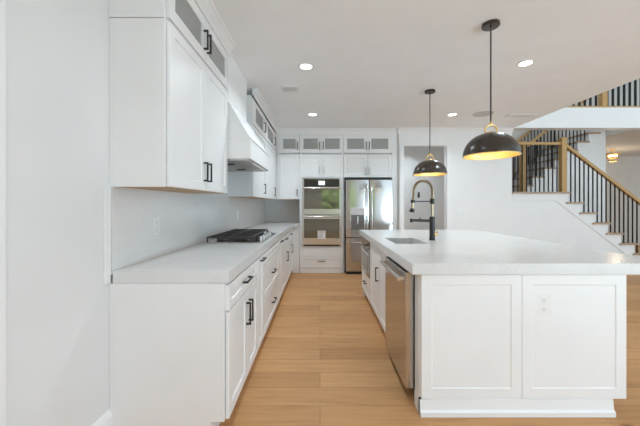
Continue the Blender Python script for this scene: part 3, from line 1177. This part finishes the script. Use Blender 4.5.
def pendant(label, x, y, rim):
    r = thing('pendant_light', label, 'pendant light', (x, y, rim), 0, 'black and gold dome pendants over the island')
    top = CZ - rim
    MB().lathe([(0, top - .0005), (.063, top - .0005), (.063, top - .020), (.058, top - .025), (.008, top - .027), (0, top - .045)], seg=32).build('canopy', M_BRONZE, r, smooth=True)
    DH = .178
    n = 14
    prof_o = []
    for k in range(n + 1):
        a = PI / 2 * k / n
        prof_o.append((PR * math.cos(a) ** .92 if k < n else 0.0, DH * math.sin(a) ** .98))
    MB().tube([(0, 0, DH + .074), (0, 0, top - .03)], .0055, 8).build('rod', M_BLACKMETAL, r, smooth=True)
    # gold stirrup loop on top
    ring = [(.046 * math.cos(2 * PI * k / 28), 0, DH + .022 + .038 * math.sin(2 * PI * k / 28)) for k in range(29)]
    MB().tube(ring, .0065, 10).build('loop', M_GOLD, r, smooth=True)
    MB().lathe([(0, DH - .004), (.030, DH - .006), (.026, DH + .006), (0, DH + .008)], seg=24).build('cap', M_GOLD, r, smooth=True)
    MB().lathe([(0, DH + .060), (.009, DH + .060), (.009, DH + .085), (0, DH + .085)], seg=14).build('ferrule', M_GOLD, r, smooth=True)
    sh = MB().lathe(prof_o + [(p * .985, q * .985 - .0005) for p, q in prof_o[::-1]], seg=56).build('shade', M_BRONZE, r, smooth=True)
    MB().lathe([(p * .982, q * .978 - .0006) for p, q in prof_o] + [(p * .965, q * .955) for p, q in prof_o[::-1]], seg=56).build('lining', M_GOLDIN, sh, smooth=True)
    MB().lathe([(PR * .965, -.002), (PR * 1.006, -.002), (PR * 1.006, .004), (PR * .98, .004)], seg=56, closed=True).build('rim', M_GOLD, sh, smooth=True)
    MB().lathe([(0, .150), (.016, .150), (.018, .115), (0, .115)], seg=18).build('socket', M_GOLD, r, smooth=True)
    MB().lathe([(0, .115), (.012, .113), (.028, .085), (.026, .062), (.014, .048), (0, .045)], seg=20).build('bulb', M_BULB, r, smooth=True)
    l = bpy.data.lights.new('pendant_bulb', 'POINT')
    l.energy = 2.2
    l.color = (1, .82, .52)
    l.shadow_soft_size = .03
    o = bpy.data.objects.new('pendant_bulb', l)
    COL.objects.link(o)
    o.location = (0, 0, .03)
    o.parent = r


pendant('black dome pendant with gold lining over the island, nearest the viewer', 1.315, 2.31, 1.648)
pendant('black dome pendant with gold lining over the island, in front of the doorway', 1.345, 3.67, 1.640)

# ================================================================== STAIRCASE
RZ, RUN = .188, .245
LZ = 1.505
X0S = 4.545      # edge of the landing, first riser down
st = thing('staircase', 'white staircase with oak treads descending to the floor at the far right', 'staircase', (3.525, PY, 0))
sx = lambda x: x - 3.525
YD = 1.0
# white stair wall and stringer (one sawtooth body)
pts = [(sx(3.525), .0), (sx(3.525), LZ - .03)]
x = X0S
for k in range(1, 9):
    zt = LZ - RZ * k
    pts.append((sx(X0S + RUN * (k - 1)), LZ - RZ * (k - 1) - .03))
    pts.append((sx(X0S + RUN * (k - 1)), max(zt - .03, 0)))
    if zt < .05: break
pts.append((pts[-1][0], 0))
MB().prism(pts, 'y', .012, YD).build('stair_wall', M_TRIM, st)
# skirt board slightly proud along the slope
sl = RZ / RUN
sk_pts = [(sx(3.525), LZ - .032), (sx(X0S) - .002, LZ - .032)]
for k in range(1, 8):
    sk_pts.append((sx(X0S + RUN * (k - 1)) - .002, LZ - RZ * k - .03))
    sk_pts.append((sx(X0S + RUN * k) - .002, LZ - RZ * k - .03))
xend = X0S + RUN * 7 - .002
sk_pts.append((sx(xend), .002))
xa = 4.325
za_ = 1.345
xb = xa + (za_ - .002) / sl
sk_pts.append((sx(min(xb, xend - .01)), .002))
sk_pts.append((sx(xa), za_))
sk_pts.append((sx(3.525), za_))
MB().prism(sk_pts, 'y', 0.0, .012).build('skirt_board', M_TRIM, st)
MB().prism([(sx(3.525), -.03), (sx(X0S) + .03, -.03), (sx(X0S) + .03, 1.04), (sx(4.435), 1.04), (sx(4.435), 2.1), (sx(3.525), 2.1)], 'z', LZ - .03, LZ).build('landing', M_TREAD, st)
for k in range(1, 8):
    xx = sx(X0S + RUN * (k - 1))
    MB().prism([(xx - .04, -.03), (xx + RUN + .03, -.03), (xx + RUN + .03, YD), (xx, YD), (xx, -.002), (xx - .04, -.002)], 'z', LZ - RZ * k - .03, LZ - RZ * k).build('tread', M_TREAD, st)

# upper flight, rising to the right behind
UY = 6.60
us = bpy.data.objects.new('upper_flight', None)
us.parent = st
us.location = (4.44 - 3.525, UY - PY, LZ)
COL.objects.link(us)
RU = (3.05 - LZ) / 8
pts = [(0, -LZ)]
for k in range(1, 9):
    pts.append((RUN * (k - 1), RU * (k - 1) - (.03 if k > 1 else 0)))
    pts.append((RUN * (k - 1), RU * k - .03))
pts.append((1.845, RU * 8 - .03))
pts.append((1.845, -LZ))
MB().prism(pts, 'y', 0.0, 1.0).build('flight_wall', M_TRIM, us)
for k in range(1, 8):
    MB().box(RUN * (k - 1) - .03, RUN * k, -.03, 1.0, RU * k - .03, RU * k, .004).build('tread', M_TREAD, us)


def newel(b, x, y, z0, z1, s=.056):
    b.box(x - s, x + s, y - s, y + s, z0, z1 - .05, .004)
    b.box(x - s - .010, x + s + .010, y - s - .010, y + s + .010, z1 - .05, z1 - .028, .003)
    b.box(x - s + .004, x + s - .004, y - s + .004, y + s - .004, z1 - .028, z1, .006)
    return b


def sloped_rail(b, x0, z0, x1, z1, y, hw=.03, th=.055):
    b.prism([(x0, z0 - th), (x1, z1 - th), (x1, z1), (x0, z0)], 'y', y - hw, y + hw)
    return b


BH = .0078
# lower railing: guard on landing front + flight railing
rl = thing('stair_railing', 'oak handrail with black balusters down the front of the staircase', 'railing', (X0S, PY + .05, LZ))
newel(MB(), -.058, 0, 0.001, 1.005, .045).build('newel_post', M_OAK, rl)
MB().box(-1.01, -.104, -.03, .03, .87, .92, .008).build('landing_handrail', M_OAK, rl)
rs = RZ / RUN
b = MB()
xr0, xr1 = -.019, RUN * 7 - .02
zr = lambda x: .90 - rs * (x + .02)
sloped_rail(b, xr0, zr(xr0), xr1, zr(xr1), 0, .032, .062).build('handrail', M_OAK, rl)
for k in range(11):
    xx = -.965 + k * .0805
    MB().box(xx - BH, xx + BH, -BH, BH, 0.001, .872).build('baluster', M_BALUSTER, rl)
for k in range(1, 8):
    for j in range(3):
        xx = RUN * (k - 1) + .012 + j * RUN / 3
        if xx > xr1: continue
        MB().box(xx - BH, xx + BH, -BH, BH, -RZ * k + .001, zr(xx) - .055).build('baluster', M_BALUSTER, rl)
newel(MB(), RUN * 7 + .10, 0, -LZ + .001, -.28, .045).build('newel_post', M_OAK, rl)

# upper flight railing
ru = thing('stair_railing', 'oak handrail with black balusters on the upper flight behind the landing', 'railing', (4.44, UY + .045, LZ))
newel(MB(), .005, -.06, 0.001, 1.16, .045).build('newel_post', M_OAK, ru)
zu = lambda x: .98 + RU / RUN * x
b = MB()
sloped_rail(b, .0, zu(0), 1.45, zu(1.45), 0).build('handrail', M_OAK, ru)
for k in range(1, 7):
    for j in range(3):
        xx = RUN * (k - 1) + .03 + j * RUN / 3
        MB().box(xx - BH, xx + BH, -BH, BH, RU * k + .001, zu(xx) - .05).build('baluster', M_BALUSTER, ru)
# far side wall rail of the upper flight, on the dim-toned wall
wr = thing('stair_railing', 'second railing along the far side of the upper flight', 'railing', (4.44, UY + .95, LZ))
sloped_rail(MB(), -.2, zu(-.2), 1.45, zu(1.45), 0).build('handrail', M_OAK, wr)
for k in range(1, 7):
    for j in range(3):
        xx = RUN * (k - 1) + .06 + j * RUN / 3
        MB().box(xx - BH, xx + BH, -BH, BH, RU * k + .001, zu(xx) - .05).build('baluster', M_BALUSTER, wr)

# balcony railing on the upper landing
br_ = thing('balcony_railing', 'upper landing railing with oak base rail and black balusters, above the white band', 'railing', (3.6, PY + .05, 3.05))
MB().box(-.04, 5.9, -.055, .055, .0005, .03, .004).build('base_rail', M_OAK, br_)
MB().box(-.04, 5.9, -.032, .032, .93, .985, .008).build('handrail', M_OAK, br_)
newel(MB(), 1.63, 0, .031, 1.08, .048).build('newel_post', M_OAK, br_)
for k in range(56):
    xx = .05 + k * .104
    if abs(xx - 1.63) < .08: continue
    MB().box(xx - .013, xx + .013, -.013, .013, .031, .932).build('baluster', M_BALUSTER, br_)

# foyer chandelier
ch = thing('chandelier', 'small gold crystal ceiling light glowing in the foyer beyond the stairs', 'chandelier', (8.05, 8.25, 2.40))
MB().lathe([(0, .379), (.07, .379), (.07, .36), (.012, .35), (.012, .30), (0, .30)], seg=20).build('canopy', M_GOLD, ch, smooth=True)
for k in range(3):
    rr, zz = (.16, .13, .09)[k], (.24, .14, .05)[k]
    MB().lathe([(rr - .008, zz), (rr + .008, zz), (rr + .008, zz + .03), (rr - .008, zz + .03)], seg=28, closed=True).build('ring', M_GOLD, ch, smooth=True)
MB().tube([(0, 0, .02), (0, 0, .31)], .012, 8).build('stem', M_GOLD, ch)
for k in range(3):
    b = MB()
    for j in range(4):
        b.tube([(0, 0, (.255, .155, .065)[k])] + [((.16, .13, .09)[k] * math.cos(PI / 2 * j), (.16, .13, .09)[k] * math.sin(PI / 2 * j), (.255, .155, .065)[k])], .004, 6)
    b.build('ring_spokes', M_GOLD, ch)
for k in range(4):
    a = PI / 2 * k + .5
    q = MB()
    q.lathe([(0, .20), (.022, .185), (.03, .165), (.02, .14), (0, .13)], (.07 * math.cos(a), .07 * math.sin(a), .04), 12)
    q.build('bulb', M_BULB, ch, smooth=True)
l = bpy.data.lights.new('chandelier_bulb', 'POINT')
l.energy = 20
l.color = (1, .86, .64)
l.shadow_soft_size = .15
o = bpy.data.objects.new('chandelier_bulb', l)
COL.objects.link(o)
o.location = (0, 0, -.03)
o.parent = ch
